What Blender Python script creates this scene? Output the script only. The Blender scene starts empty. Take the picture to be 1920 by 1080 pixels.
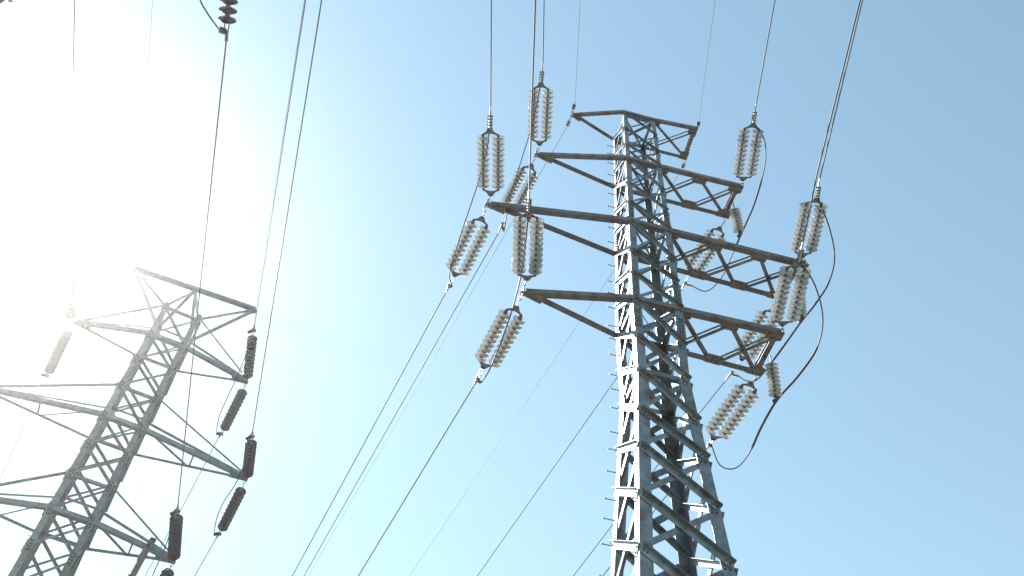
import bpy, bmesh, math, random
from mathutils import Vector, Matrix
random.seed(7)
R = math.radians
scene = bpy.context.scene
COL = scene.collection
V = Vector
Z = V((0, 0, 1))

# ------------------------------------------------------------------ camera
F_PX, PITCH, ROLL = 1785.88, R(52.72599), R(6.12327)
CAM = V((0, 0, 1.6))
fw = V((0, math.cos(PITCH), math.sin(PITCH)))
rt0 = V((1, 0, 0)); up0 = rt0.cross(fw)
rt = rt0 * math.cos(ROLL) + up0 * math.sin(ROLL)
up = -rt0 * math.sin(ROLL) + up0 * math.cos(ROLL)

def ray(px, py):
    return (rt * (px - 960) - up * (py - 540) + fw * F_PX).normalized()
def at_h(px, py, h):                        # point of a sight line at a height
    d = ray(px, py); return CAM + d * ((h - CAM.z) / d.z)
def near_line(px, py, P, d):                # point of a sight line closest to a line in space
    r = ray(px, py); d = d.normalized(); w = CAM - P
    b = r.dot(d); den = 1 - b * b
    t = (b * d.dot(w) - r.dot(w)) / den
    return CAM + r * t
def at_d(px, py, dist):
    return CAM + ray(px, py) * dist

cd = bpy.data.cameras.new('camera'); co = bpy.data.objects.new('camera', cd); COL.objects.link(co)
cd.sensor_width = 36; cd.lens = F_PX / 1920 * 36; cd.clip_end = 6000; cd.clip_start = .05
M = Matrix((rt, up, -fw)).transposed().to_4x4(); M.translation = CAM
co.matrix_world = M
scene.camera = co

# ------------------------------------------------------------------ materials
def mat(name, c1, c2, rough=.5, metal=0., scale=6, c3=None, thr=.62, bump=.0, spec=.5, stretch=None, vary=0):
    m = bpy.data.materials.new(name); m.use_nodes = True
    nt = m.node_tree; N = nt.nodes; L = nt.links
    b = N['Principled BSDF']
    b.inputs['Roughness'].default_value = rough; b.inputs['Metallic'].default_value = metal
    b.inputs['Specular IOR Level'].default_value = spec
    tc = N.new('ShaderNodeTexCoord'); src = tc.outputs['Object']
    if stretch:
        mp = N.new('ShaderNodeMapping'); mp.inputs['Scale'].default_value = stretch
        L.new(src, mp.inputs['Vector']); src = mp.outputs['Vector']
    n = N.new('ShaderNodeTexNoise'); n.inputs['Scale'].default_value = scale; n.inputs['Detail'].default_value = 5
    n.inputs['Roughness'].default_value = .6
    L.new(src, n.inputs['Vector'])
    r = N.new('ShaderNodeValToRGB'); r.color_ramp.elements[0].position = .35; r.color_ramp.elements[1].position = .68
    r.color_ramp.elements[0].color = (*c1, 1); r.color_ramp.elements[1].color = (*c2, 1)
    L.new(n.outputs['Fac'], r.inputs['Fac']); out = r.outputs['Color']
    if c3:
        n2 = N.new('ShaderNodeTexNoise'); n2.inputs['Scale'].default_value = scale * .45; n2.inputs['Detail'].default_value = 6
        L.new(src, n2.inputs['Vector'])
        r2 = N.new('ShaderNodeValToRGB'); r2.color_ramp.elements[0].position = thr - .06; r2.color_ramp.elements[1].position = thr + .1
        L.new(n2.outputs['Fac'], r2.inputs['Fac'])
        mx = N.new('ShaderNodeMix'); mx.data_type = 'RGBA'
        L.new(r2.outputs['Color'], mx.inputs['Factor']); L.new(out, mx.inputs['A']); mx.inputs['B'].default_value = (*c3, 1)
        out = mx.outputs['Result']
    if vary:
        oi = N.new('ShaderNodeObjectInfo'); vr = N.new('ShaderNodeMapRange'); vr.inputs['To Min'].default_value = 1 - vary; vr.inputs['To Max'].default_value = 1 + vary
        L.new(oi.outputs['Random'], vr.inputs['Value']); hs = N.new('ShaderNodeHueSaturation')
        L.new(vr.outputs['Result'], hs.inputs['Value']); L.new(out, hs.inputs['Color']); out = hs.outputs['Color']
    L.new(out, b.inputs['Base Color'])
    rr = N.new('ShaderNodeMapRange'); rr.inputs['To Min'].default_value = max(.05, rough - .12); rr.inputs['To Max'].default_value = min(1, rough + .12)
    L.new(n.outputs['Fac'], rr.inputs['Value']); L.new(rr.outputs['Result'], b.inputs['Roughness'])
    if bump:
        bp = N.new('ShaderNodeBump'); bp.inputs['Strength'].default_value = bump; bp.inputs['Distance'].default_value = .01
        L.new(n.outputs['Fac'], bp.inputs['Height']); L.new(bp.outputs['Normal'], b.inputs['Normal'])
    return m
def glassy(name, col, trans, rough):
    m = mat(name, col, tuple(min(1, c * 1.12) for c in col), rough, 0, 9)
    nt = m.node_tree; N = nt.nodes; L = nt.links
    b = N['Principled BSDF']; o = N['Material Output']
    b.inputs['Transmission Weight'].default_value = .45; b.inputs['IOR'].default_value = 1.48
    t = N.new('ShaderNodeBsdfTranslucent'); t.inputs['Color'].default_value = (*[min(1, c * 1.15) for c in col], 1)
    mx = N.new('ShaderNodeMixShader'); mx.inputs['Fac'].default_value = trans
    L.new(b.outputs[0], mx.inputs[1]); L.new(t.outputs[0], mx.inputs[2]); L.new(mx.outputs[0], o.inputs['Surface'])
    return m
GALV = mat('galvanised_steel', (.14, .17, .195), (.27, .305, .335), .41, .62, 5, (.15, .105, .085), .60, .2, vary=.22)
GALV_OLD = mat('weathered_galvanised_steel', (.12, .113, .117), (.21, .20, .20), .55, .35, 5, (.125, .075, .058), .56, .25, vary=.2)
DULL = mat('dull_galvanised_steel', (.16, .185, .205), (.26, .29, .31), .58, .35, 5, (.17, .145, .13), .66, .2, vary=.18)
GUSSET = mat('lichen_stained_gusset', (.15, .138, .112), (.27, .245, .195), .75, .0, 9, (.15, .09, .06), .58, .25)
BOLT = mat('shadow_dark_bolt_steel', (.028, .028, .03), (.06, .058, .058), .6, .1, 20)  # galvanised bolts, with their shadow put into this dark base colour
FITTING = mat('forged_fitting', (.20, .18, .18), (.33, .31, .31), .5, .4, 14, (.14, .09, .07), .62, .1)
CLAMP = mat('aluminium_clamp', (.42, .43, .45), (.62, .63, .65), .38, .7, 12)
WIRE = mat('aluminium_conductor', (.12, .12, .13), (.18, .18, .19), .6, .25, 30, spec=.3)
JWIRE = mat('dark_jumper_cable', (.035, .038, .045), (.06, .065, .075), .55, .1, 30)
CAP = mat('insulator_cap', (.15, .125, .12), (.24, .20, .19), .6, .3, 20)
GLASS = glassy('insulator_glass', (.585, .595, .59), .26, .09)
BROWN = mat('brown_porcelain', (.034, .023, .025), (.062, .042, .044), .2, 0, 10)
BROWNCAP = mat('brown_insulator_cap', (.10, .075, .07), (.17, .12, .11), .55, .2, 20)
ARREST = mat('arrester_housing', (.17, .12, .11), (.24, .18, .17), .5, 0, 12)
REDP = mat('faded_red_paint', (.38, .11, .11), (.30, .15, .15), .7, 0, 30)
GRASS = mat('gravel_ground', (.095, .09, .08), (.18, .165, .145), .95, 0, .35, (.10, .105, .05), .55, .5)

# ------------------------------------------------------------------ mesh building
class MB:
    def __init__(s): s.v = []; s.f = []; s.m = []; s.sm = []
    def add(s, vs, fs, mi=0, smooth=False):
        o = len(s.v); s.v += [V(p) for p in vs]
        for f in fs: s.f.append([i + o for i in f]); s.m.append(mi); s.sm.append(smooth)
    def prism(s, sec0, sec1, mi=0):                 # two matching closed outlines
        n = len(sec0)
        s.add(list(sec0) + list(sec1), [[i, (i + 1) % n, n + (i + 1) % n, n + i] for i in range(n)] + [list(range(n))[::-1], list(range(n, 2 * n))], mi)
    def angle(s, p0, p1, d1, d2, w1, w2=None, t=.014, mi=0):   # steel angle: heel on p0-p1, flanges along d1 and d2
        w2 = w2 or w1; ax = (p1 - p0).normalized()
        d1 = (d1 - ax * d1.dot(ax)).normalized()
        d2 = d2 - ax * d2.dot(ax); d2 = (d2 - d1 * d2.dot(d1)).normalized()
        sec = [V((0, 0, 0)), d1 * w1, d1 * w1 + d2 * t, d1 * t + d2 * t, d1 * t + d2 * w2, d2 * w2]
        s.prism([p0 + q for q in sec], [p1 + q for q in sec], mi)
    def bar(s, p0, p1, d1, w1, w2, mi=0):           # rectangular bar centred on p0-p1
        ax = (p1 - p0).normalized(); d1 = (d1 - ax * d1.dot(ax)).normalized(); d2 = ax.cross(d1)
        sec = [d1 * a * w1 / 2 + d2 * b * w2 / 2 for a, b in ((-1, -1), (1, -1), (1, 1), (-1, 1))]
        s.prism([p0 + q for q in sec], [p1 + q for q in sec], mi)
    def plate(s, pts, n, t, mi=0):                  # outline pushed along n
        n = n.normalized() * t
        s.prism([p for p in pts], [p + n for p in pts], mi)
    def tube(s, pts, r, n=8, mi=0, smooth=True):
        pts = [V(p) for p in pts]; rs = r if isinstance(r, (list, tuple)) else [r] * len(pts)
        ax = (pts[1] - pts[0]).normalized(); u = ax.orthogonal().normalized(); vs = []
        for i, p in enumerate(pts):
            a = (pts[min(i + 1, len(pts) - 1)] - pts[max(i - 1, 0)]).normalized()
            u = (u - a * u.dot(a)).normalized(); w = a.cross(u)
            vs += [p + (u * math.cos(2 * math.pi * k / n) + w * math.sin(2 * math.pi * k / n)) * rs[i] for k in range(n)]
        fs = [[i * n + k, i * n + (k + 1) % n, (i + 1) * n + (k + 1) % n, (i + 1) * n + k] for i in range(len(pts) - 1) for k in range(n)]
        s.add(vs, fs, mi, smooth)
        m = (len(pts) - 1) * n
        s.add(vs[:n], [list(range(n))[::-1]], mi); s.add(vs[m:], [list(range(n))], mi)
    def lathe(s, prof, n=20, mi=0):                 # (radius, z) about local z
        vs = [V((r * math.cos(2 * math.pi * k / n), r * math.sin(2 * math.pi * k / n), z)) for r, z in prof for k in range(n)]
        s.add(vs, [[i * n + k, i * n + (k + 1) % n, (i + 1) * n + (k + 1) % n, (i + 1) * n + k] for i in range(len(prof) - 1) for k in range(n)], mi, True)
    def bolt(s, p, n, r=.017, h=.03, mi=1):
        r *= 1.25
        n = n.normalized(); u = n.orthogonal().normalized(); w = n.cross(u)
        c = [(u * math.cos(k * math.pi / 3) + w * math.sin(k * math.pi / 3)) * r for k in range(6)]
        s.prism([p + q for q in c], [p + q + n * h for q in c], mi)
    def ring(s, c, n, R_, r, mi=0, k=14):
        n = n.normalized(); u = n.orthogonal().normalized(); w = n.cross(u)
        s.tube([c + (u * math.cos(2 * math.pi * i / k) + w * math.sin(2 * math.pi * i / k)) * R_ for i in range(k + 1)], r, 6, mi)
    def mesh(s, name, mats):
        me = bpy.data.meshes.new(name); me.from_pydata(s.v, [], s.f)
        for m in mats: me.materials.append(m)
        me.polygons.foreach_set('material_index', s.m); me.polygons.foreach_set('use_smooth', s.sm)
        me.update()
        bm = bmesh.new(); bm.from_mesh(me); bmesh.ops.recalc_face_normals(bm, faces=bm.faces); bm.to_mesh(me); bm.free()
        return me
    def build(s, name, mats, parent=None, origin=None):
        if not isinstance(mats, (list, tuple)): mats = [mats]
        o0 = origin if origin is not None else (parent_loc(parent) if parent else V((0, 0, 0)))
        s.v = [p - o0 for p in s.v]
        o = bpy.data.objects.new(name, s.mesh(name, mats)); COL.objects.link(o)
        if parent: o.parent = parent; o.location = o0 - parent_loc(parent)
        else: o.location = o0
        return o
def parent_loc(p):
    l = V(p.location)
    while p.parent: p = p.parent; l += p.location
    return l
def tag(o, label=None, cat=None, group=None, kind=None):
    if label: o['label'] = label
    if cat: o['category'] = cat
    if group: o['group'] = group
    if kind: o['kind'] = kind
    return o
def empty(name, loc):
    o = bpy.data.objects.new(name, None); o.location = loc; o.empty_display_size = .3; COL.objects.link(o); return o

# ------------------------------------------------------------------ pylon frames
def frame(dist, az, yaw):
    c = V((dist * math.sin(az), dist * math.cos(az), 0))
    ex = V((math.cos(yaw), -math.sin(yaw), 0)); ey = V((math.sin(yaw), math.cos(yaw), 0))
    return c, ex, ey
SGN = {'FL': (-1, -1), 'FR': (1, -1), 'RL': (-1, 1), 'RR': (1, 1)}
FACES = [('FL', 'FR'), ('FR', 'RR'), ('RR', 'RL'), ('RL', 'FL')]

def outline(c, hw):                                   # gusset plate with clipped corners
    pass

# ================================================================== RIGHT PYLON
RC, RX, RY = frame(15.6, R(13.29497), R(-9.41017))
PROF = [(31.183, .561), (27.976, .581), (24.279, .624), (20.629, .661), (18.116, .629), (11.1, 1.012), (0.0, 1.618)]
def ra(h):
    for (h1, a1), (h0, a0) in zip(PROF, PROF[1:]):
        if h >= h0: return a0 + (a1 - a0) * (h - h0) / (h1 - h0)
    return PROF[-1][1]
def rp(n, h, inset=0.):
    a = ra(h) - inset; sx, sy = SGN[n]
    return RC + RX * (sx * a) + RY * (sy * a) + Z * h
NODES = [31.18, 30.0, 28.89, 28.0, 26.45, 25.34, 24.35, 22.84, 21.80, 20.70, 19.25, 18.05, 16.68, 15.53, 14.16, 12.79, 11.35, 9.8, 8.0, 5.9, 3.3, .35]
pyl = tag(empty('lattice_pylon', RC), 'tall grey steel lattice pylon with four pairs of crossarms and glass insulators, nearest the middle', 'pylon', 'lattice transmission pylons')
def leg_w(h): return .125 + (31.2 - h) / 31.2 * .26
# legs
for n in SGN:
    sx, sy = SGN[n]; mb = MB(); hs = [p[0] for p in PROF]
    for h1, h0 in zip(hs, hs[1:]):
        mb.angle(rp(n, h0), rp(n, h1), RX * -sx, RY * -sy, leg_w((h0 + h1) / 2), t=.018)
    # splice angles with bolt rows, wrapped outside the heel
    for h, ln in ((24.9, .75), (21.25, 1.0), (19.95, .7)):
        w = leg_w(h) * .92; off = -RX * -sx * .014 - RY * -sy * .014
        mb.angle(rp(n, h - ln / 2) + off, rp(n, h + ln / 2) + off, RX * -sx, RY * -sy, w, t=.013)
        k = int(ln / .11)
        for i in range(k):
            hh = h - ln / 2 + (i + .5) * ln / k
            for fr in (.38, .74):
                mb.bolt(rp(n, hh) + off + RX * -sx * w * fr, RY * sy, .016, .028)
                mb.bolt(rp(n, hh) + off + RY * -sy * w * fr, RX * sx, .016, .028)
    # bolts at the nodes
    for h in NODES[:-3]:
        w = leg_w(h)
        for dz in (-.09, 0, .09):
            for fr in (.35, .7):
                mb.bolt(rp(n, h + dz) + RX * -sx * w * fr, RY * sy, .015, .024)
                mb.bolt(rp(n, h + dz) + RY * -sy * w * fr, RX * sx, .015, .024)
    mb.build('leg', [GALV, BOLT], pyl)
# lattice
for (A, B_) in FACES:
    sa, sb = SGN[A], SGN[B_]
    nrm = (RX * (sa[0] + sb[0]) + RY * (sa[1] + sb[1])).normalized()
    along = (RX * (sb[0] - sa[0]) + RY * (sb[1] - sa[1])).normalized()
    for i in range(len(NODES) - 1):
        h1, h0 = NODES[i], NODES[i + 1]
        w = .075 + (31.2 - h1) / 31.2 * .15
        for outer in (True, False):
            if outer: p, q = rp(A, h1), rp(B_, h0)
            else: p, q = rp(B_, h1), rp(A, h0)
            ax = (q - p).normalized()
            inpl = nrm.cross(ax); inpl = inpl if inpl.z < 0 else -inpl          # downward in the face plane
            ww = w if outer else w * .85
            off = nrm * (.014 if outer else -.022)
            trim = 0 if outer else leg_w(h1) * .35
            p2, q2 = p + ax * (.03 + trim) + off - inpl * ww * .5, q - ax * (.03 + trim) + off - inpl * ww * .5
            mb = MB()
            mb.angle(p2, q2, inpl, nrm if outer else -nrm, ww * (1.12 if outer else 1), ww * (.62 if outer else .8), t=.011)
            if outer:
                for e, sg in ((p2, 1), (q2, -1)):
                    for dd in (.07, .15):
                        mb.bolt(e + ax * sg * dd + inpl * ww * .55 + nrm * .004, nrm, .017, .026)
                mb.bolt((p2 + q2) / 2 + inpl * ww * .55, nrm, .015, .022)
            mb.build('outer_diagonal' if outer else 'inner_diagonal', [GALV, BOLT], pyl)
# horizontal ties: at the waist and at crossarm levels
for h in (18.05, 31.12, 27.95, 24.3, 20.65):
    for (A, B_) in FACES:
        sa, sb = SGN[A], SGN[B_]
        nrm = (RX * (sa[0] + sb[0]) + RY * (sa[1] + sb[1])).normalized()
        mb = MB(); p, q = rp(A, h) - nrm * .05, rp(B_, h) - nrm * .05
        mb.angle(p, q, Z, -nrm, .13 if h < 20 else .09, t=.012)
        mb.build('horizontal_tie', [GALV, BOLT], pyl)
    mb = MB(); mb.angle(rp('FL', h, .06) - Z * .03, rp('RR', h, .06) - Z * .03, Z.cross(RX - RY), -Z, .07, t=.01)
    mb.build('plan_brace', [GALV], pyl)
    mb = MB(); mb.angle(rp('FR', h, .06) - Z * .12, rp('RL', h, .06) - Z * .12, Z.cross(RX + RY), -Z, .07, t=.01)
    mb.build('plan_brace', [GALV], pyl)
# step bolts up one leg
h = 30.6; k = 0
while h > 6:
    mb = MB(); p = rp('RL', h) + RY * -.05
    d = (-RX + RY * (.0 if k % 2 else .0)).normalized()
    mb.tube([p, p + d * .23], .011, 6); mb.tube([p + d * .22, p + d * .245], .022, 6); mb.tube([p, p + d * .03], .02, 6)
    mb.build('step_bolt', [BOLT], pyl); h -= .52 + .12 * (k % 3); k += 1
# painted red marks on the near leg
for hh in (19.02, 18.63):
    mb = MB(); c = rp('FL', hh) + RX * .13 - RY * .0025
    for dx, dz, wx, wz in ((0, .055, .085, .022), (0, -.055, .085, .022), (-.035, 0, .02, .1), (.035, -.02, .02, .07), (0, 0, .06, .018)):
        q = c + RX * dx + Z * dz
        mb.plate([q - RX * wx / 2 - Z * wz / 2, q + RX * wx / 2 - Z * wz / 2, q + RX * wx / 2 + Z * wz / 2, q - RX * wx / 2 + Z * wz / 2], -RY, .002)
    mb.build('painted_mark', [REDP], pyl)

# crossarms: horizontal plan trusses, pointed to the left, square ended to the right
ARMS = [dict(h=31.183, L=(1077, 216), RN=(1307, 241), RF=(1286, 298), n=1, w=.115),
        dict(h=27.976, L=(1011, 291), RN=(1388, 349), RF=(1361, 407), n=2, w=.14),
        dict(h=24.279, L=(919, 385), RN=(1510, 496), RF=(1458, 560), n=3, w=.165),
        dict(h=20.629, L=(986, 550), RN=(1463, 624), RF=(1421, 702), n=2, w=.165)]
TIPS = []
def gusset(arm, c, u, v, lu, lv, below=.004):
    mb = MB(); o = -Z * below
    pts = [c + u * a * lu / 2 + v * b * lv / 2 + o for a, b in ((-1, -1), (-1, .8), (-.8, 1), (.8, 1), (1, .8), (1, -1))]
    mb.plate(pts, -Z, .014)
    for i in range(4):
        for j in range(2):
            mb.bolt(c + u * lu * (-.33 + i * .22) + v * lv * (-.22 + j * .5) + o - Z * .014, -Z, .016, .024)
    mb.build('gusset_plate', [GUSSET, BOLT], arm)
for a in ARMS:
    h, w = a['h'], a['w']
    TL, TN, TF = at_h(*a['L'], h), at_h(*a['RN'], h), at_h(*a['RF'], h)
    FL, FR, RL, RR = (rp(n, h) for n in ('FL', 'FR', 'RL', 'RR'))
    cm = MB(); out = RY * .02
    bN = [TL - out * 2.2, FL - out * 1.6, FR - out * 1.6, TN - out * 1.2]
    bF = [TL + out * 2.2, RL + out * 1.6, RR + out * 1.6, TF + out * 1.2]
    # near chord: heel on the lower outer edge
    def chord(pts, inward, name):
        m2 = MB()
        for p, q in zip(pts, pts[1:]):
            ax = (q - p).normalized(); hor = Z.cross(ax); hor = hor if hor.dot(inward) > 0 else -hor
            m2.angle(p - ax * .012, q + ax * .012, Z, hor, w * .92, w, t=.013)
        return m2
    arm = chord(bN, RY, 'chord'); 
    # arm object: the near chord carries the other members as its sub-parts
    arm = arm.build('crossarm', [GALV_OLD, BOLT], pyl, origin=(FL + FR) / 2)
    fc = chord(bF, -RY, 'chord'); fc.build('far_chord', [GALV_OLD, BOLT], arm)
    # pointed left end: plates and a bolted end strap
    e1 = (FL - TL).normalized(); e2 = (RL - TL).normalized(); mid = (e1 + e2).normalized(); side = Z.cross(mid)
    m2 = MB(); ln = .46 if h < 30 else .26
    pts = [TL - mid * .07 - side * .07, TL - mid * .07 + side * .07]
    q1, q2 = TL + e1 * ln, TL + e2 * ln
    if (q1 - TL).dot(side) > 0: q1, q2 = q2, q1
    pts = [pts[0], q1 - side * .1, q2 + side * .1, pts[1]]
    m2.plate([p - Z * .005 for p in pts], -Z, .014)
    for f in (.25, .45, .65, .85):
        for e in (e1, e2): m2.bolt(TL + e * ln * f - Z * .02, -Z, .016, .022)
    m2.build('end_plate', [GUSSET, BOLT], arm)
    m2 = MB(); m2.bar(TL - mid * .085 - Z * .07, TL - mid * .085 + Z * .17, side, .26, .016)
    for zz in (-.03, .05, .13):
        for ss in (-.07, .07): m2.bolt(TL - mid * .093 + Z * zz + side * ss, -mid, .018, .03)
    m2.build('end_strap', [CLAMP, BOLT], arm)
    # right end member
    m2 = MB(); ee = (TF - TN).normalized()
    m2.angle(TN - RY * .05, TF + RY * .05, -RX, Z, w * .9, t=.012); m2.bar(TN - RX * w * 1.15, TF - RX * w * 1.15, Z, .012, .05)
    for i in range(4):
        for e, sg in ((TN, 1), (TF, -1)): m2.bolt(e + ee * sg * (.05 + i * .09) + RX * .01 + Z * .06, RX, .02, .035)
    m2.build('end_member', [GALV_OLD, BOLT], arm)
    ex2 = (TN - FR).normalized(); nx = Z.cross(ex2); nx = nx if nx.dot(RY) > 0 else -nx
    ex3 = (TF - RR).normalized(); nx3 = Z.cross(ex3); nx3 = nx3 if nx3.dot(-RY) > 0 else -nx3
    N = a['n']; gw = .30 if h > 30 else .46
    npts = [FR + (TN - FR) * (i / N) for i in range(N + 1)]; fpts = [RR + (TF - RR) * (i / N) for i in range(N + 1)]
    for i in range(1, N + 1):
        sh = -.12 if i == N else 0
        gusset(arm, npts[i] + nx * .11 + ex2 * sh, ex2, nx, gw, .3); gusset(arm, fpts[i] + nx3 * .11 + ex3 * sh, ex3, nx3, gw, .3)
    gusset(arm, npts[0] + nx * .08 + ex2 * .1, ex2, nx, gw * .7, .24)
    for i in range(N):
        p, q = npts[i] + nx * .1 + ex2 * .06, fpts[i + 1] + nx3 * .1 - ex3 * .1
        m2 = MB(); ax = (q - p).normalized(); s_ = Z.cross(ax)
        m2.angle(p + Z * .03, q + Z * .03, s_, Z, w * .62, t=.01); m2.build('lattice_brace', [GALV_OLD, BOLT], arm)
        p, q = fpts[i] + nx3 * .06 + ex3 * .06, npts[i + 1] + nx * .1 - ex2 * .1
        ax = (q - p).normalized(); s_ = Z.cross(ax)
        m2 = MB()
        for sg in (-1, 1): m2.angle(p + s_ * sg * .045 - Z * .035, q + s_ * sg * .045 - Z * .035, s_ * sg, Z, w * .33, w * .36, t=.009)
        m2.bar((p + q) / 2 - s_ * .07 - Z * .03, (p + q) / 2 + s_ * .07 - Z * .03, Z, .012, .06)
        m2.build('twin_brace', [GALV_OLD, BOLT], arm)
    TIPS.append((TL - mid * .1, TN, TF, mid))

# ================================================================== insulators
def disc_mesh(name, r, pitch, mats, brown=False):
    mb = MB(); k = r / .17
    # cap points up (+z, tower side), shed below it
    c = .46
    mb.lathe([(0, pitch * .62), (.03 * k, pitch * .62), (.042 * k, pitch * .55), (.05 * k, pitch * .34), (.055 * k, pitch * .12), (.058 * k, pitch * .02), (0, pitch * .0)], 16, 1)
    top = [(.05 * k, pitch * .22), (r * .45, pitch * .10), (r * .8, -pitch * .06), (r * .96, -pitch * .12)] if brown else [(.05 * k, pitch * .10), (r * .55, pitch * .055), (r * .86, -pitch * .02), (r * .97, -pitch * .09)]
    mb.lathe(top + [ (r, -pitch * .15), (r * .975, -pitch * (.19 if brown else .20)),
              (r * .9, -pitch * .12), (r * .84, -pitch * .12), (r * .80, -pitch * .22), (r * .74, -pitch * .22), (r * .70, -pitch * .1), (r * .6, -pitch * .1),
              (r * .55, -pitch * .21), (r * .49, -pitch * .21), (r * .44, -pitch * .07), (r * .2, -pitch * .07), (r * .17, -pitch * .03), (0, -pitch * .03)], 28, 0)
    mb.tube([V((0, 0, -pitch * .02)), V((0, 0, -pitch * .42))], .022 * k, 8, 1)
    return mb.mesh(name, mats)
DISC_CACHE = {}
def columns(root, A, B_, n, r, kind, seps):
    """insulator columns between A (tower side) and B; each column a part, each disc a sub-part"""
    ax = (B_ - A).normalized(); L_ = (B_ - A).length; pitch = L_ / n
    for off in seps:
        mb = MB(); mb.tube([A + off - ax * pitch * .25, B_ + off + ax * pitch * .15], .016, 8)
        col = mb.build('insulator_column', [FITTING], root, origin=A + off)
        rot = (-ax).to_track_quat('Z', 'Y')
        me = disc_mesh('insulator_disc', r, pitch, (GLASS, CAP) if kind == 'glass' else (BROWN, BROWNCAP), kind != 'glass')
        for i in range(n):
            d = bpy.data.objects.new('disc', me); COL.objects.link(d); d.parent = col
            d.location = ax * pitch * (i + .55); d.rotation_mode = 'QUATERNION'; d.rotation_quaternion = rot @ rotz(random.uniform(0, 6))
def rotz(a):
    from mathutils import Quaternion
    return Quaternion((0, 0, 1), a)
def yoke(root, apex, base, s, half, t=.018):
    mb = MB(); ax = (base - apex).normalized(); n = ax.cross(s).normalized(); b2 = base - ax * .01
    H_ = (b2 - apex).length; k = apex + ax * max(.08, H_ * .45)
    pts = [apex - ax * .05 - s * .05, apex - ax * .05 + s * .05, apex + ax * H_ * .45 + s * half * .62, b2 - ax * .05 + s * (half + .02), b2 + s * (half + .045), b2 + ax * .03 + s * half,
           b2 - ax * .02 + s * (half - .05), k + ax * H_ * .26 + s * half * .42, k + ax * H_ * .2, k + ax * H_ * .26 - s * half * .42, b2 - ax * .02 - s * (half - .05),
           b2 + ax * .03 - s * half, b2 - s * (half + .045), b2 - ax * .05 - s * (half + .02), apex + ax * H_ * .45 - s * half * .62]
    mb.plate([p - n * t / 2 for p in pts], n, t)
    for sg in (-1, 1):
        mb.bolt(b2 + s * half * sg - n * .03, n, .02, .06); mb.tube([b2 + s * half * sg, base + s * half * sg + ax * .07], .016, 6, 1)
        mb.bolt(apex + ax * H_ * .5 + s * half * .5 * sg - n * .02, n, .014, .04)
    mb.bolt(apex - n * .035, n, .022, .07)
    return mb.build('yoke_plate', [FITTING, BOLT], root)
def link(root, p, q, s):
    mb = MB(); ax = (q - p).normalized(); m = (p + q) / 2; L_ = (q - p).length
    for sg in (-1, 1): mb.tube([p, p + ax * L_ * .18 + s * .03 * sg, m + s * .03 * sg, m + ax * .03], .011, 6)
    n = ax.cross(s)
    for sg in (-1, 1): mb.tube([m - ax * .03, m + n * .03 * sg, m + ax * L_ * .3 + n * .03 * sg, q], .011, 6)
    mb.bolt(p - s * .045, s, .018, .09, 1); mb.bolt(q - ax * .02 - n * .04, n, .018, .08, 1)
    return mb.build('shackle', [FITTING, BOLT], root)
def bolted_clamp(root, p, q, s):
    mb = MB(); ax = (q - p).normalized(); L_ = (q - p).length; n = ax.cross(s).normalized()
    mb.tube([p - ax * .03, p + ax * L_ * .3, p + ax * L_ * .55, q], [.032, .04, .032, .015], 10)
    k = 5
    for i in range(k):
        c = p + ax * L_ * (.06 + .5 * i / (k - 1))
        for sg in (-1, 1):
            mb.tube([c + s * sg * .045 - n * .05, c + s * sg * .045 + n * .05], .016, 6, 1)
        mb.bar(c - s * .07, c + s * .07, n, .03, .03, 1)
    return mb.build('strain_clamp', [CLAMP, BOLT], root)
def turnbuckle_clamp(root, p, q, s, side):
    mb = MB(); ax = (q - p).normalized(); L_ = (q - p).length
    for sg in (-1, 1): mb.tube([p + s * .035 * sg, p + ax * L_ * .6 + s * .03 * sg], .013, 6)
    mb.bar(p - s * .06, p + s * .06, ax, .04, .03, 1); mb.bar(p + ax * L_ * .58 - s * .06, p + ax * L_ * .58 + s * .06, ax, .05, .04, 1)
    mb.tube([p + ax * L_ * .55, p + ax * L_ * .8, q], [.035, .035, .02], 10)
    c = p + ax * L_ * .68
    mb.tube([c, c + side * .26], .034, 8)
    for i in range(6): mb.tube([c + side * (.05 + .035 * i), c + side * (.062 + .035 * i)], .048, 8, 1)
    mb.build('strain_clamp', [CLAMP, BOLT], root)
    return c + side * .26

DN_R = -ray(921, 3000); DF_R = ray(-610, 3230)
DN_L = -ray(132, 2880); DF_L = ray(-607, 2900)
GS = 'double glass insulator strings on the middle pylon'
def double_string(label, P0, d, apA, a, b, apB, end, far, side=None):
    A0, A, B_, B0, E = (near_line(*p, P0, d) for p in (apA, a, b, apB, end))
    A0 = A + (A0 - A) * .78; B0 = B_ + (B0 - B_) * .78
    root = tag(empty('insulator_string', P0), label, 'insulator string', GS)
    s = (B_ - A).normalized().cross(Z).normalized()
    half = .205
    link(root, P0, A0, s); yoke(root, A0, A, s, half)
    columns(root, A, B_, 10, .175, 'glass', (s * half, -s * half))
    yoke(root, B0, B_, s, half)
    if far: J = turnbuckle_clamp(root, B0, E, s, side if side is not None else RX * .8 - Z * .3)
    else: bolted_clamp(root, B0, E, s); J = B0 + (E - B0) * .1
    return E, J
(T0, T1, T2, T3) = TIPS
S = {}
S['T1Ln'] = double_string('glass double string rising from the second left arm tip, highest of the left ones', T1[0], DN_R, (1012, 273), (1011, 261), (1015, 168), (1014, 154), (1018, 118), False)
S['T2Ln'] = double_string('upright glass double string rising from the tip of the longest left crossarm', T2[0], DN_R, (920, 368), (920, 354), (920, 255), (918, 240), (920, 198), False)
S['T3Ln'] = double_string('large glass double string in front of the long left arm, above the lowest left tip', T3[0], DN_R, (988, 526), (988, 514), (991, 410), (991, 396), (992, 356), False)
S['T1Rn'] = double_string('glass double string against plain blue sky above the second right crossarm', T1[1] + RX * .06, DN_R, (1392, 339), (1395, 330), (1409, 243), (1413, 230), (1418, 194), False)
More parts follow.
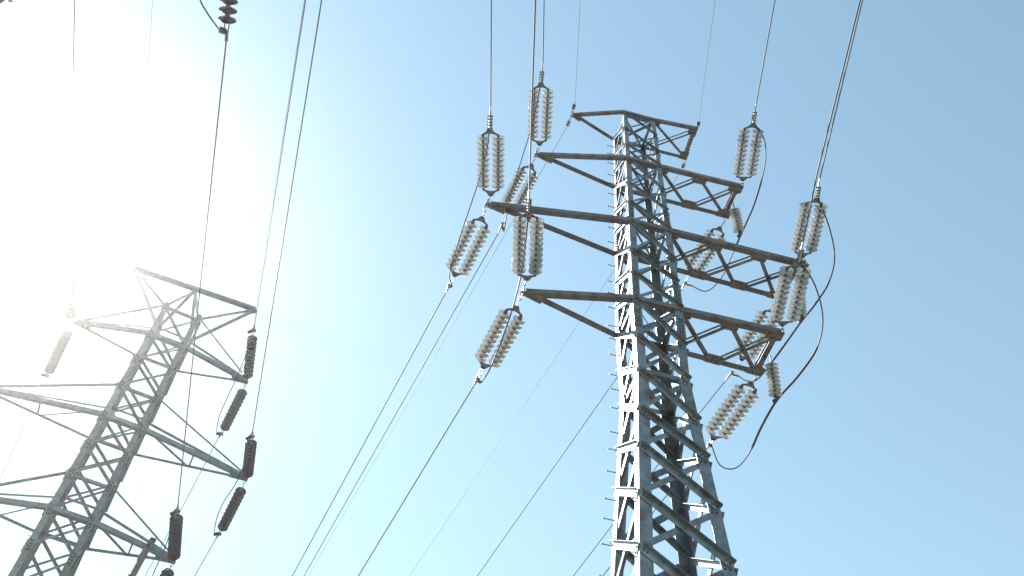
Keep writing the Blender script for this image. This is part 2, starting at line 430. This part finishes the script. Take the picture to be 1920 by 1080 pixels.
S['T2Rn'] = double_string('rightmost glass double string, rising from the end of the longest right crossarm', T2[1] + RX * .06, DN_R, (1504, 483), (1506, 472), (1526, 383), (1533, 371), (1537, 335), False)
S['T3Rn'] = double_string('big glass double string covering the end of the longest right crossarm', T3[1] + RX * .06, DN_R, (1466, 611), (1470, 600), (1492, 504), (1499, 490), (1506, 452), False)
S['T1Lf'] = double_string('far glass double string half hidden behind the long left crossarm', T1[0], DF_R, (998, 307), (992, 320), (958, 385), (950, 398), (935, 436), True, RX * .4 - Z)
S['T2Lf'] = double_string('far glass double string slanting down left from the tip of the longest left crossarm', T2[0], DF_R, (905, 406), (900, 419), (857, 507), (851, 519), (836, 548), True, RX * .35 + RY * -.3)
S['T3Lf'] = double_string('lowest left far glass double string slanting down from the lowest left arm tip', T3[0], DF_R, (970, 573), (963, 588), (913, 678), (904, 692), (888, 724), True, RX * .5 - Z * .2)
S['T1Rf'] = double_string('glass double string seen through the lattice of the longest right crossarm', T1[2] + RX * .03, DF_R, (1351, 425), (1346, 436), (1299, 504), (1292, 515), (1279, 542), True, RX)
S['T2Rf'] = double_string('far glass double string seen through the lattice of the lowest right crossarm', T2[2] + RX * .03, DF_R, (1451, 578), (1445, 589), (1396, 664), (1389, 677), (1360, 714), True, RX)
S['T3Rf'] = double_string('lowest right far glass double string slanting beside the front right leg', T3[2] + RX * .03, DF_R, (1410, 716), (1404, 728), (1343, 813), (1335, 826), (1326, 840), True, RX * .3)

def jumper_string(label, top, bot, n, dist, grp):
    A = at_d(*top, dist); B_ = at_d(*bot, dist - .38)
    root = tag(empty('jumper_insulator', A), label, 'insulator string', grp)
    mb = MB(); ax = (B_ - A).normalized(); mb.tube([A - ax * .22, A], .018, 6); mb.build('hanger', [FITTING], root)
    columns(root, A, B_, n, .172, 'glass', (V((0, 0, 0)),))
    mb = MB(); c = B_ + ax * .1; s = ax.cross(Z).normalized() if abs(ax.z) < .95 else RX
    mb.bar(B_, c, RX, .05, .08); mb.bar(c - RY * .12 - Z * .03, c + RY * .12 + Z * .03, RX, .06, .09)
    for k in (-1, 1): mb.bolt(c + RY * .07 * k - RX * .06, RX, .02, .12)
    mb.build('jumper_clamp', [BOLT, BOLT], root)
    return c
JG = 'single insulators carrying the jumper loops'
d1 = (T1[2] - CAM).length; d2 = (T2[2] - CAM).length; d3 = (T3[2] - CAM).length
J1 = jumper_string('short glass insulator hanging at the end of the second right arm, holding a jumper loop', (1377, 391), (1386, 434), 8, d1 - .3, JG)
J2 = jumper_string('short glass insulator almost hidden behind the near double string on the lowest right arm', (1498, 545), (1502, 592), 8, d2 - .3, JG)
J3 = jumper_string('short glass insulator at the end of the lowest right arm, holding the lowest jumper', (1446, 680), (1454, 742), 8, d3 - .3, JG)

# ================================================================== wires
def wire(name, pts, r, label, cat, grp, nsub=0):
    mb = MB()
    if nsub: pts = spline(pts, nsub)
    mb.tube(pts, r, 8)
    o = mb.build(name, [JWIRE if 'jumper' in name else WIRE], None, origin=V(pts[0])); return tag(o, label, cat, grp)
def spline(P, n):
    P = [V(p) for p in P]; out = []
    for i in range(len(P) - 1):
        p0, p1, p2, p3 = P[max(i - 1, 0)], P[i], P[i + 1], P[min(i + 2, len(P) - 1)]
        for k in range(n):
            t = k / n
            out.append(.5 * ((2 * p1) + (p2 - p0) * t + (2 * p0 - 5 * p1 + 4 * p2 - p3) * t * t + (3 * p1 - p0 - 3 * p2 + p3) * t ** 3))
    return out + [P[-1]]
def span(name, P, d, pix, r, label, cat, grp, reach=45):
    pts = [P] + [near_line(*p, P, d) for p in pix]
    e = (pts[-1] - pts[-2]).normalized(); e.z = max(-.3, min(.12, e.z))
    pts.append(pts[-1] + e * reach)
    return wire(name, pts, r, label, cat, grp)
CG = 'conductors of the middle pylon'
RW = .018
span('conductor', S['T1Ln'][0], DN_R, [(1020, 0)], RW, 'conductor rising from the highest left double string, right of its close neighbour', 'conductor', CG)
span('conductor', S['T2Ln'][0], DN_R, [(921, 0)], RW, 'upright conductor rising from the leftmost near string to the top edge', 'conductor', CG)
span('conductor', S['T3Ln'][0], DN_R, [(997, 200), (1004, 0)], RW, 'long conductor passing in front of the long left arm and upper left string', 'conductor', CG)
span('conductor', S['T1Rn'][0], DN_R, [(1453, 0)], RW, 'conductor rising from the uppermost right string to the top edge', 'conductor', CG)
span('conductor', S['T2Rn'][0], DN_R, [(1617, 0)], RW, 'right line of the close pair rising from the rightmost double string', 'conductor', CG)
span('conductor', S['T3Rn'][0], DN_R, [(1533, 322), (1613, 0)], RW, 'left line of the close pair rising past the rightmost double string', 'conductor', CG)
span('conductor', S['T1Lf'][0], DF_R, [(570, 1080)], RW, 'middle of the three lines running down left, from under the long arm', 'conductor', CG)
span('conductor', S['T2Lf'][0], DF_R, [(548, 1080)], RW, 'leftmost of the three lines running down left from the long arm tip', 'conductor', CG)
span('conductor', S['T3Lf'][0], DF_R, [(672, 1080)], RW, 'line running down left from the lowest left arm far string to the bottom edge', 'conductor', CG)
span('conductor', S['T1Rf'][0], DF_R, [(1160, 703), (895, 1080)], RW, 'line coming out left of the pylon body just below the lowest left arm', 'conductor', CG)
span('conductor', S['T2Rf'][0], DF_R, [(1237, 867), (1075, 1080)], RW, 'line passing behind the lower pylon body, meeting the right side above the lowest jumper', 'conductor', CG)
span('conductor', S['T3Rf'][0], DF_R, [(1247, 932), (1130, 1080)], RW, 'lowest line passing behind the lower pylon body to the bottom edge', 'conductor', CG)
EG = 'thin earth wires of the middle pylon'
def earth(tip, d, pix, label, first):
    P = near_line(*first, tip, d)
    root = tag(empty('earth_wire', tip), label, 'earth wire', EG)
    s = (P - tip).normalized().cross(Z).normalized()
    mb = MB(); ax = (P - tip).normalized(); L_ = (P - tip).length
    mb.tube([tip, tip + ax * L_ * .35], .014, 6); mb.ring(tip + ax * .1, s, .045, .011); mb.ring(tip + ax * L_ * .42, ax.cross(s), .045, .011)
    mb.tube([tip + ax * L_ * .45, P], [.034, .012], 8)
    for i in range(3): mb.bar(tip + ax * L_ * (.5 + .14 * i) - s * .06, tip + ax * L_ * (.5 + .14 * i) + s * .06, ax, .03, .05, 1)
    mb.build('dead_end_grip', [FITTING, BOLT], root)
    pts = [P] + [near_line(*p, tip, d) for p in pix]; e = (pts[-1] - pts[-2]).normalized(); e.z = max(-.3, min(.12, e.z)); pts.append(pts[-1] + e * 45)
    mb = MB(); mb.tube(pts, .0085, 6); mb.build('strand', [WIRE], root)
earth(T0[0] + Z * .03, DN_R, [(1088, 0)], 'thin earth wire rising from the left end of the top crossarm', (1078, 192))
earth(T0[1] + RX * .03, DN_R, [(1341, 0)], 'thin earth wire rising from the right end of the top crossarm', (1310, 226))
earth(T0[0] - Z * .05, DF_R, [(955, 425), (578, 1080)], 'thin earth wire running down left from the left end of the top crossarm', (1062, 240))
earth(T0[2], DF_R, [(1262, 345), (1150, 508), (768, 1080)], 'thin earth wire running down behind the pylon from the right end of the top crossarm', (1278, 318))

def loop(label, P, Q, pix, grp, r=RW, bulge=0., sleeve=None):
    pts = [P]; L_ = [0]; n = len(pix)
    dp, dq = (P - CAM).length, (Q - CAM).length
    for i, p in enumerate(pix):
        f = (i + 1) / (n + 1); pts.append(at_d(*p, dp + (dq - dp) * f - bulge * math.sin(math.pi * f)))
    pts.append(Q)
    o = wire('jumper_cable', pts, r, label, 'jumper cable', grp, 6)
    if sleeve:
        sp = spline(pts, 6); i0, i1 = int(len(sp) * sleeve[0]), int(len(sp) * sleeve[1]); seg = sp[i0:i1]
        mb = MB(); mb.tube(seg, [r * 1.15] + [r * 1.75] * (len(seg) - 2) + [r * 1.15], 8); mb.build('armour_sleeve', [JWIRE], o)
    return o
LG = 'jumper cables of the middle pylon'
loop('jumper cable sagging left of the longest left arm between its two strings', S['T2Ln'][1], S['T2Lf'][1], [(912, 285), (897, 340), (877, 400), (857, 460), (843, 512)], LG)
loop('jumper cable hanging beside the upper left strings and ending behind the long arm', S['T1Ln'][1], S['T1Lf'][1], [(1005, 205), (993, 250), (975, 308), (957, 370)], LG)
loop('jumper cable hanging in front of the lowest left strings', S['T3Ln'][1], S['T3Lf'][1], [(986, 450), (978, 510), (962, 575), (940, 640), (917, 695)], LG)
loop('jumper cable bowing right of the uppermost right string, passing behind the long arm', S['T1Rn'][1], S['T1Rf'][1], [(1433, 262), (1434, 310), (1415, 380), (1390, 438), (1372, 480), (1352, 522), (1325, 546)], LG, sleeve=(.3, .62))
loop('jumper cable bowing far right from the rightmost near string down to the lowest right arm', S['T2Rn'][1], S['T2Rf'][1], [(1553, 420), (1565, 478), (1556, 525), (1530, 568), (1500, 606), (1460, 662), (1422, 710), (1400, 714)], LG, sleeve=(.33, .72))
loop('lowest and longest jumper cable swinging under the right side of the pylon', S['T3Rn'][1], S['T3Rf'][1], [(1525, 528), (1541, 580), (1541, 622), (1527, 662), (1494, 708), (1457, 750), (1428, 800), (1404, 851), (1378, 878), (1350, 872)], LG, sleeve=(.34, .72))

# ================================================================== LEFT PYLON
LC, LX, LY = frame(25.0, R(-27.40918), R(-21.60446))
LH = 1.6
def la(h): return .638
def lb(h): return .611 + .04 * (25 - h) / 10
def lp(n, h):
    sx, sy = SGN[n]; k = 1 + max(0, 15 - h) * .035
    return LC + LX * (sx * la(h) * k) + LY * (sy * lb(h) * k) + Z * h
lpy = tag(empty('lattice_pylon', LC), 'hazy steel lattice pylon with brown insulators standing in the sun glare on the left', 'pylon', 'lattice transmission pylons')
LV = {'1u': 26.612, '1': 25.094, '2u': 22.60, '2': 21.257, '3u': 18.961, '3': 17.68}
HB = 28.543
LN = [26.612, 25.094, 23.85, 22.60, 21.257, 20.1, 18.961, 17.68, 16.5, 15.2, 13.8, 12.2, 10.4, 8.2, 5.6, 2.6, .3]
for n in SGN:
    sx, sy = SGN[n]; mb = MB()
    mb.angle(lp(n, 15), lp(n, 26.75), LX * -sx, LY * -sy, .175, t=.018); mb.angle(lp(n, 0), lp(n, 15), LX * -sx, LY * -sy, .2, t=.018)
    for h in LN[:10]:
        off = LX * sx * .013 + LY * sy * .013
        mb.angle(lp(n, h - .22) + off, lp(n, h + .22) + off, LX * -sx, LY * -sy, .185, t=.012)
        for dz in (-.15, -.05, .05, .15):
            for fr in (.07, .14):
                mb.bolt(lp(n, h + dz) + off - LX * sx * fr, LY * sy); mb.bolt(lp(n, h + dz) + off - LY * sy * fr, LX * sx)
    mb.build('leg', [DULL, BOLT], lpy)
for (A, B_) in FACES:
    sa, sb = SGN[A], SGN[B_]; nrm = (LX * (sa[0] + sb[0]) + LY * (sa[1] + sb[1])).normalized()
    for i in range(len(LN) - 1):
        for outer in (True, False):
            p, q = (lp(A, LN[i]), lp(B_, LN[i + 1])) if outer else (lp(B_, LN[i]), lp(A, LN[i + 1]))
            ax = (q - p).normalized(); inpl = nrm.cross(ax); inpl = inpl if inpl.z < 0 else -inpl
            mb = MB(); off = nrm * (.016 if outer else -.022) - inpl * .035
            mb.angle(p + ax * .06 + off, q - ax * .06 + off, inpl, nrm if outer else -nrm, .075, t=.009)
            mb.build('outer_diagonal' if outer else 'inner_diagonal', [DULL, BOLT], lpy)
    for h in (26.612, 25.094, 22.6, 21.257, 18.961, 17.68):
        mb = MB(); mb.angle(lp(A, h) - nrm * .05, lp(B_, h) - nrm * .05, Z, -nrm, .09, t=.01); mb.build('horizontal_tie', [DULL, BOLT], lpy)
# earth wire peak: a beam over four raking struts
BL, BR = at_h(252, 506, HB), at_h(478, 583, HB); BM = (BL + BR) / 2
bd = (BR - BL).normalized(); bn = Z.cross(bd)
mb = MB(); mb.angle(BL - bn * .1, BR - bn * .1, Z, bn, .13, .17, t=.014); mb.plate([BL - bn * .1 - bd * .05, BL + bn * .12 - bd * .05, BL + bn * .12 + bd * .25, BL - bn * .1 + bd * .25], -Z, .014)
mb.plate([BR - bn * .1 + bd * .05, BR + bn * .12 + bd * .05, BR + bn * .12 - bd * .25, BR - bn * .1 - bd * .25], -Z, .014)
beam = mb.build('peak_beam', [DULL, BOLT], lpy, origin=BM)
for n in SGN:
    sx, sy = SGN[n]; base = lp(n, 26.612); end = BL if sx < 0 else BR
    mb = MB(); mb.angle(base, BM + LX * sx * .06 - Z * .02, LX * -sx, LY * -sy, .1, t=.01); mb.build('peak_strut', [DULL, BOLT], beam)
    mb = MB(); mb.angle(base, end + LY * sy * .06 - Z * .02, Z, LY * -sy, .15 if sy > 0 else .07, t=.012); mb.build('peak_strut', [DULL, BOLT], beam)
LARMS = [('1', '1u', (142, 606), (461, 716)), ('2', '2u', None, (460, 898)), ('3', '3u', None, (324, 1053))]
LT = {}
for lo, hi, pl, pr in LARMS:
    h, hu = LV[lo], LV[hi]
    TR_ = at_h(*pr, h); c0 = LC + Z * h
    TL_ = at_h(*pl, h) if pl else c0 * 2 - TR_
    FL, FR, RL, RR = (lp(n, h) for n in ('FL', 'FR', 'RL', 'RR'))
    def chord(pts, inward, w):
        m2 = MB()
        for p, q in zip(pts, pts[1:]):
            ax = (q - p).normalized(); hor = Z.cross(ax); hor = hor if hor.dot(inward) > 0 else -hor
            m2.angle(p - ax * .012, q + ax * .012, Z, hor, w, w * .9, t=.012)
        return m2
    arm = chord([TL_ - LY * .05, FL - LY * .03, FR - LY * .03, TR_ - LY * .05], LY, .14).build('crossarm', [DULL, BOLT], lpy, origin=c0)
    chord([TL_ + LY * .05, RL + LY * .03, RR + LY * .03, TR_ + LY * .05], -LY, .095).build('far_chord', [DULL, BOLT], arm)
    for T_, ns in ((TL_, ('FL', 'RL')), (TR_, ('FR', 'RR'))):
        for n in ns:
            q = lp(n, hu); mb = MB(); mb.angle(T_ + Z * .1, q, Z, LX, .065, t=.008); mb.build('hanger', [DULL, BOLT], arm)
        u = (c0 - T_); u.normalize(); v = Z.cross(u)
        mb = MB(); mb.plate([T_ - u * .08 - v * .08, T_ - u * .08 + v * .08, T_ + u * .5 + v * .16, T_ + u * .5 - v * .16], -Z, .014)
        mb.bar(T_ - u * .05 - Z * .05, T_ - u * .05 + Z * .2, v, .2, .014)
        for f in (.1, .25, .4): mb.bolt(T_ + u * f - Z * .014, -Z)
        mb.build('end_plate', [DULL, BOLT], arm)
        # plan bracing between the chords
        nF, nR = lp(ns[0], h), lp(ns[1], h)
        if lo != '1':
            p, q = nF + (T_ - nF) * .1, nR + (T_ - nR) * .48
            mb = MB(); mb.angle(p, q, Z.cross((q - p).normalized()), Z, .05, t=.008); mb.build('plan_brace', [DULL, BOLT], arm)
            p, q = nF + (T_ - nF) * .5, nR + (T_ - nR) * .5
            mb = MB(); mb.angle(p, q, Z.cross((q - p).normalized()), Z, .05, t=.008); mb.build('plan_brace', [DULL, BOLT], arm)
    LT[lo] = (TL_, TR_)
h = 25.; k = 0
while h > 8:
    mb = MB(); p = lp('RL', h) - LY * .1; mb.tube([p, p - LX * .22], .01, 6); mb.tube([p - LX * .21, p - LX * .235], .02, 6); mb.build('step_bolt', [BOLT], lpy); h -= 1.5
# brown strings
BG = 'brown porcelain strings of the left pylon'
def brown_string(label, P0, d, a, b, end, n, grp=BG, r=.178, start=None):
    A, B_, E = (near_line(*p, P0, d) for p in (a, b, end))
    root = tag(empty('insulator_string', P0), label, 'insulator string', grp)
    s = (B_ - A).normalized().cross(Z).normalized()
    link(root, P0, A, s); columns(root, A, B_, n, r, 'brown', (V((0, 0, 0)),))
    ax = (E - B_).normalized(); L_ = (E - B_).length; mb = MB()
    for sg in (-1, 1): mb.tube([B_ + s * .035 * sg, B_ + ax * L_ * .5 + s * .03 * sg], .014, 6)
    mb.tube([B_ + ax * L_ * .42, B_ + ax * L_ * .6, E], [.05, .045, .016], 10); mb.bar(B_ + ax * L_ * .5 - s * .08, B_ + ax * L_ * .5 + s * .08, ax, .07, .06, 1)
    c = B_ + ax * L_ * .5; dn = (-LX * .6 - Z * .5 - ax * .3).normalized()
    mb.tube([c, c + dn * .2], .045, 8, 1)
    for i in range(4): mb.tube([c + dn * (.05 + i * .04), c + dn * (.065 + i * .04)], .06, 8, 1)
    mb.build('strain_clamp', [FITTING, BOLT], root)
    return E, c + dn * .2
B = {}
B['1Rn'] = brown_string('brown string rising from the upper right arm tip of the left pylon', LT['1'][1], DN_L, (464, 708), (473, 633), (478, 605), 10)
B['1Rf'] = brown_string('brown string slanting down left under the upper right arm tip of the left pylon', LT['1'][1], DF_L, (457, 731), (421, 803), (408, 824), 10)
B['1Ln'] = brown_string('pale brown string fading into the sun glare above the upper left arm tip', LT['1'][0], DN_L, (132, 596), (130, 525), (131, 498), 10)
B['1Lf'] = brown_string('pale brown string slanting down left in the sun glare below the upper left arm tip', LT['1'][0], DF_L, (129, 619), (92, 696), (84, 711), 10)
B['2Rn'] = brown_string('brown string rising from the middle right arm tip of the left pylon', LT['2'][1], DN_L, (464, 892), (471, 830), (474, 806), 10)
B['2Rf'] = brown_string('reddish brown string slanting down left under the middle right arm tip', LT['2'][1], DF_L, (454, 916), (417, 990), (404, 1012), 10)
B['3Rn'] = brown_string('brown string standing upright at the lowest right arm tip near the bottom edge', LT['3'][1], DN_L, (326, 1046), (331, 971), (334, 945), 10)
B['3Rf'] = brown_string('brown string cut by the bottom edge under the lowest right arm tip', LT['3'][1], DF_L, (317, 1070), (282, 1142), (270, 1165), 10)
CL = 'conductors of the left pylon'
RL_ = .0155
span('conductor', B['1Rn'][0], DN_L, [(573, 0)], RL_, 'conductor rising from the upper right brown string, left of the long one', 'conductor', CL)
span('conductor', B['2Rn'][0], DN_L, [(603, 0)], RL_, 'long conductor rising from the middle right brown string to the top edge', 'conductor', CL)
span('conductor', B['1Ln'][0], DN_L, [(135, 240), (140, 0)], RL_, 'conductor coming down at the far left and vanishing into the sun glare', 'conductor', CL)
span('conductor', B['1Rf'][0], DF_L, [(353, 930), (272, 1080)], RL_, 'line running down left past the upright bottom brown string', 'conductor', CL)
span('conductor', B['2Rf'][0], DF_L, [(365, 1080)], RL_, 'short line below the reddish brown string to the bottom edge', 'conductor', CL)
span('conductor', B['1Lf'][0], DF_L, [(0, 898)], RL_, 'pale line running to the left edge from the string in the glare', 'conductor', CL)
span('conductor', B['3Rf'][0], DF_L, [(240, 1225)], RL_, 'line leaving the string cut by the bottom edge', 'conductor', CL)
# overhead brown string hanging into the top of the frame, joined to the lowest right arm by one conductor
P3 = B['3Rn'][0]
Etop = near_line(424, 78, P3, DN_L)
dtop = (near_line(436, -60, P3, DN_L) - Etop).normalized()
A2 = near_line(425.5, 42, P3, DN_L)
dist_top = (Etop - CAM).length; pitch = 15.6 / F_PX * dist_top / max(.3, math.sin(dtop.angle(ray(426, 40))))
B2 = A2 + dtop * pitch * 13
root = tag(empty('insulator_string', B2), 'dark brown string cut by the top edge, with a curved lead beside it', 'insulator string', 'brown strings overhead')
columns(root, B2, A2, 13, 15.4 / F_PX * dist_top, 'brown', (V((0, 0, 0)),))
s = dtop.cross(Z).normalized(); mb = MB()
for sg in (-1, 1): mb.tube([A2 + s * .045 * sg, A2 + (Etop - A2) * .62 + s * .02 * sg], .014, 6)
mb.tube([A2 + (Etop - A2) * .5, A2 + (Etop - A2) * .97, Etop], [.036, .036, .018], 10)
c = A2 + (Etop - A2) * .5; jd = (near_line(411, 55, P3, DN_L) - c)
mb.tube([c, c + jd], .05, 8, 1)
for i in range(6): mb.tube([c + jd * (.25 + i * .13), c + jd * (.31 + i * .13)], .068, 8, 1)
mb.build('strain_clamp', [FITTING, BOLT], root)
mb = MB(); mb.tube([B2, B2 + dtop * 12], .03, 8); mb.build('stay_cable', [WIRE], root)
wire('conductor', [P3, near_line(375, 540, P3, DN_L), Etop], RL_, 'long conductor crossing the left pylon, from the string at the top edge', 'conductor', CL)
cj = c + jd; dj = (cj - CAM).length
wire('jumper_cable', [cj, at_d(398, 38, dj), at_d(386, 20, dj + .05), at_d(375, -2, dj + .1), at_d(362, -60, dj + .3), at_d(360, -200, dj + .8)], RL_, 'curved lead joining the clamp of the string at the top edge', 'jumper cable', 'jumper cables of the left line', 6)
E2 = 'thin earth wires of the left pylon'
for nm, P, d, pix, lab in (('a', BL, DN_L, [(267, 300), (286, 0)], 'thin earth wire rising from the left end of the left pylon peak'),
                          ('b', BR, DN_L, [(571, 0)], 'thin earth wire rising from the right end of the left pylon peak'),
                          ('c', BL, DF_L, [(125, 800), (5, 1080)], 'faint earth wire running down left behind the left pylon')):
    span('earth_wire', P + Z * .05, d, pix, .008, lab, 'earth wire', E2)
LJ = 'jumper cables of the left line'
loop('jumper cable hanging from the upper right brown strings of the left pylon', near_line(470, 640, LT['1'][1], DN_L), B['1Rf'][1], [(460, 668), (448, 698), (430, 738), (413, 775), (407, 802)], LJ, .016)
loop('jumper cable hanging from the middle right brown strings of the left pylon', near_line(467, 842, LT['2'][1], DN_L), B['2Rf'][1], [(458, 870), (443, 905), (420, 940), (407, 970), (402, 995)], LJ, .016)
loop('jumper cable hanging behind the upright bottom brown string', near_line(329, 978, LT['3'][1], DN_L), B['3Rf'][1], [(318, 1003), (306, 1035), (288, 1075), (275, 1110)], LJ, .016)
loop('pale jumper loop in the sun glare left of the upper left strings', near_line(131, 535, LT['1'][0], DN_L), B['1Lf'][1], [(105, 575), (76, 610), (61, 650), (60, 682), (70, 703)], LJ, .014)
# surge arrester hanging from the lowest right arm
FRl, TRl = lp('FR', LV['3']), LT['3'][1]
Pa = near_line(277, 1027, FRl, TRl - FRl) - LY * .12
root = tag(empty('surge_arrester', Pa), 'brown tube hanging from the lowest right arm of the left pylon at the bottom edge', 'surge arrester')
dn = (at_h(262, 1053, (Pa + V((0, 0, -1.0))).z) - Pa).normalized()
mb = MB(); mb.bar(Pa + Z * .22, Pa + dn * .35, LX, .1, .03); mb.bar(Pa + Z * .2 - LX * .03, Pa + Z * .2 + LX * .13, Z, .09, .1, 1); mb.bolt(Pa - LY * .03, -LY, .03, .06); mb.build('bracket', [GALV_OLD, BOLT], root)
mb = MB(); q = Pa + dn * .33
mb.tube([q, q + dn * .05], .06, 10, 1); mb.tube([q + dn * .05, q + dn * 1.9], .088, 14)
for i in range(16): mb.tube([q + dn * (.12 + i * .11), q + dn * (.14 + i * .11)], .097, 14)
mb.build('housing', [ARREST, BOLT], root)
mb = MB(); mb.tube(spline([q - LX * .03, q - LX * .12 + Z * .06, q - LX * .22 + Z * .25, q - LX * .22 + Z * .42, q - LX * .12 + Z * .5], 5), .008, 6); mb.build('lead', [WIRE], root)
# bit of an overhead steel member in the top left corner
c0 = at_d(-2, -2, 16); mb = MB(); u = (at_d(-60, 42, 16) - at_d(40, -32, 16)).normalized()
mb.bar(c0 - u * 3, c0 + u * 2.2, ray(0, 0), .14, .12); beamo = mb.build('steel_beam', [GALV_OLD, BOLT], None, origin=c0)
tag(beamo, 'pale end of a steel beam in the top left corner', 'beam')
mb = MB(); e = at_d(20, -30, 16); f = at_d(20, 4, 16); mb.tube([e, f], .013, 6); mb.tube([f - (f - e).normalized() * .02, f], .035, 6); mb.build('pin', [BOLT], beamo)

# ================================================================== ground, sky, light, glare haze
n = 60; S_ = 3000; mb = MB()
xs = [math.copysign(abs(t) ** 3, t) * S_ for t in [i / (n / 2) - 1 for i in range(n + 1)]]
vs = [(x, y, -.03 + (.12 * math.sin(x * .11 + 1) * math.cos(y * .09) if abs(x) < 200 and abs(y) < 200 and (abs(x - RC.x) + abs(y - RC.y) > 6) else 0) - .0) for y in xs for x in xs]
mb.add(vs, [[j * (n + 1) + i, j * (n + 1) + i + 1, (j + 1) * (n + 1) + i + 1, (j + 1) * (n + 1) + i] for j in range(n) for i in range(n)])
tag(mb.build('ground', [GRASS]), kind='structure')

SUN_PX = (22, 415)
sd = ray(*SUN_PX); el = math.asin(sd.z); az = math.atan2(sd.x, sd.y)
ld = bpy.data.lights.new('sun', 'SUN'); ld.energy = 5.0; ld.angle = R(.53); ld.color = (1, .96, .90)
lo = bpy.data.objects.new('sun', ld); COL.objects.link(lo); lo.rotation_euler = (-sd).to_track_quat('-Z', 'Y').to_euler(); lo.location = (0, 0, 60)
w = bpy.data.worlds.new('World'); scene.world = w; w.use_nodes = True
nt = w.node_tree; bg = nt.nodes['Background']; sky = nt.nodes.new('ShaderNodeTexSky'); sky.sky_type = 'NISHITA'; sky.sun_disc = False
sky.sun_elevation = el; sky.sun_rotation = az; sky.air_density = 1.7; sky.dust_density = .16; sky.ozone_density = 1.0
wb = nt.nodes.new('ShaderNodeMix'); wb.data_type = 'RGBA'; wb.blend_type = 'MULTIPLY'; wb.inputs['Factor'].default_value = 1
wb.inputs['B'].default_value = (.965, 1.0, .872, 1)        # white balance of the sky as a whole
nt.links.new(sky.outputs[0], wb.inputs['A']); nt.links.new(wb.outputs['Result'], bg.inputs[0]); bg.inputs[1].default_value = .11
# thin even volume round everything, added to imitate veiling sun glare
HX, HY0, HY1, HZ = 70, -62, 80, 47
me = bpy.data.meshes.new('glare_haze'); bm = bmesh.new(); bmesh.ops.create_cube(bm, size=1); bm.to_mesh(me); bm.free()
hz = bpy.data.objects.new('glare_haze', me); COL.objects.link(hz); hz.scale = (2 * HX, HY1 - HY0, HZ + 1.5); hz.location = (0, (HY0 + HY1) / 2, (HZ - 1.5) / 2)
tag(hz, kind='stuff')
hm = bpy.data.materials.new('glare_haze_volume'); hm.use_nodes = True; ht = hm.node_tree; ht.nodes.remove(ht.nodes['Principled BSDF'])
pv = ht.nodes.new('ShaderNodeVolumePrincipled'); pv.inputs['Color'].default_value = (1, .98, .96, 1); pv.inputs['Density'].default_value = .00054; pv.inputs['Anisotropy'].default_value = .895
ht.links.new(pv.outputs[0], ht.nodes['Material Output'].inputs['Volume']); me.materials.append(hm)

scene.view_settings.view_transform = 'Standard'; scene.view_settings.look = 'None'; scene.view_settings.exposure = 1.0; scene.view_settings.gamma = 1
scene.cycles.volume_bounces = 1; scene.cycles.max_bounces = 8; scene.cycles.use_denoising = True
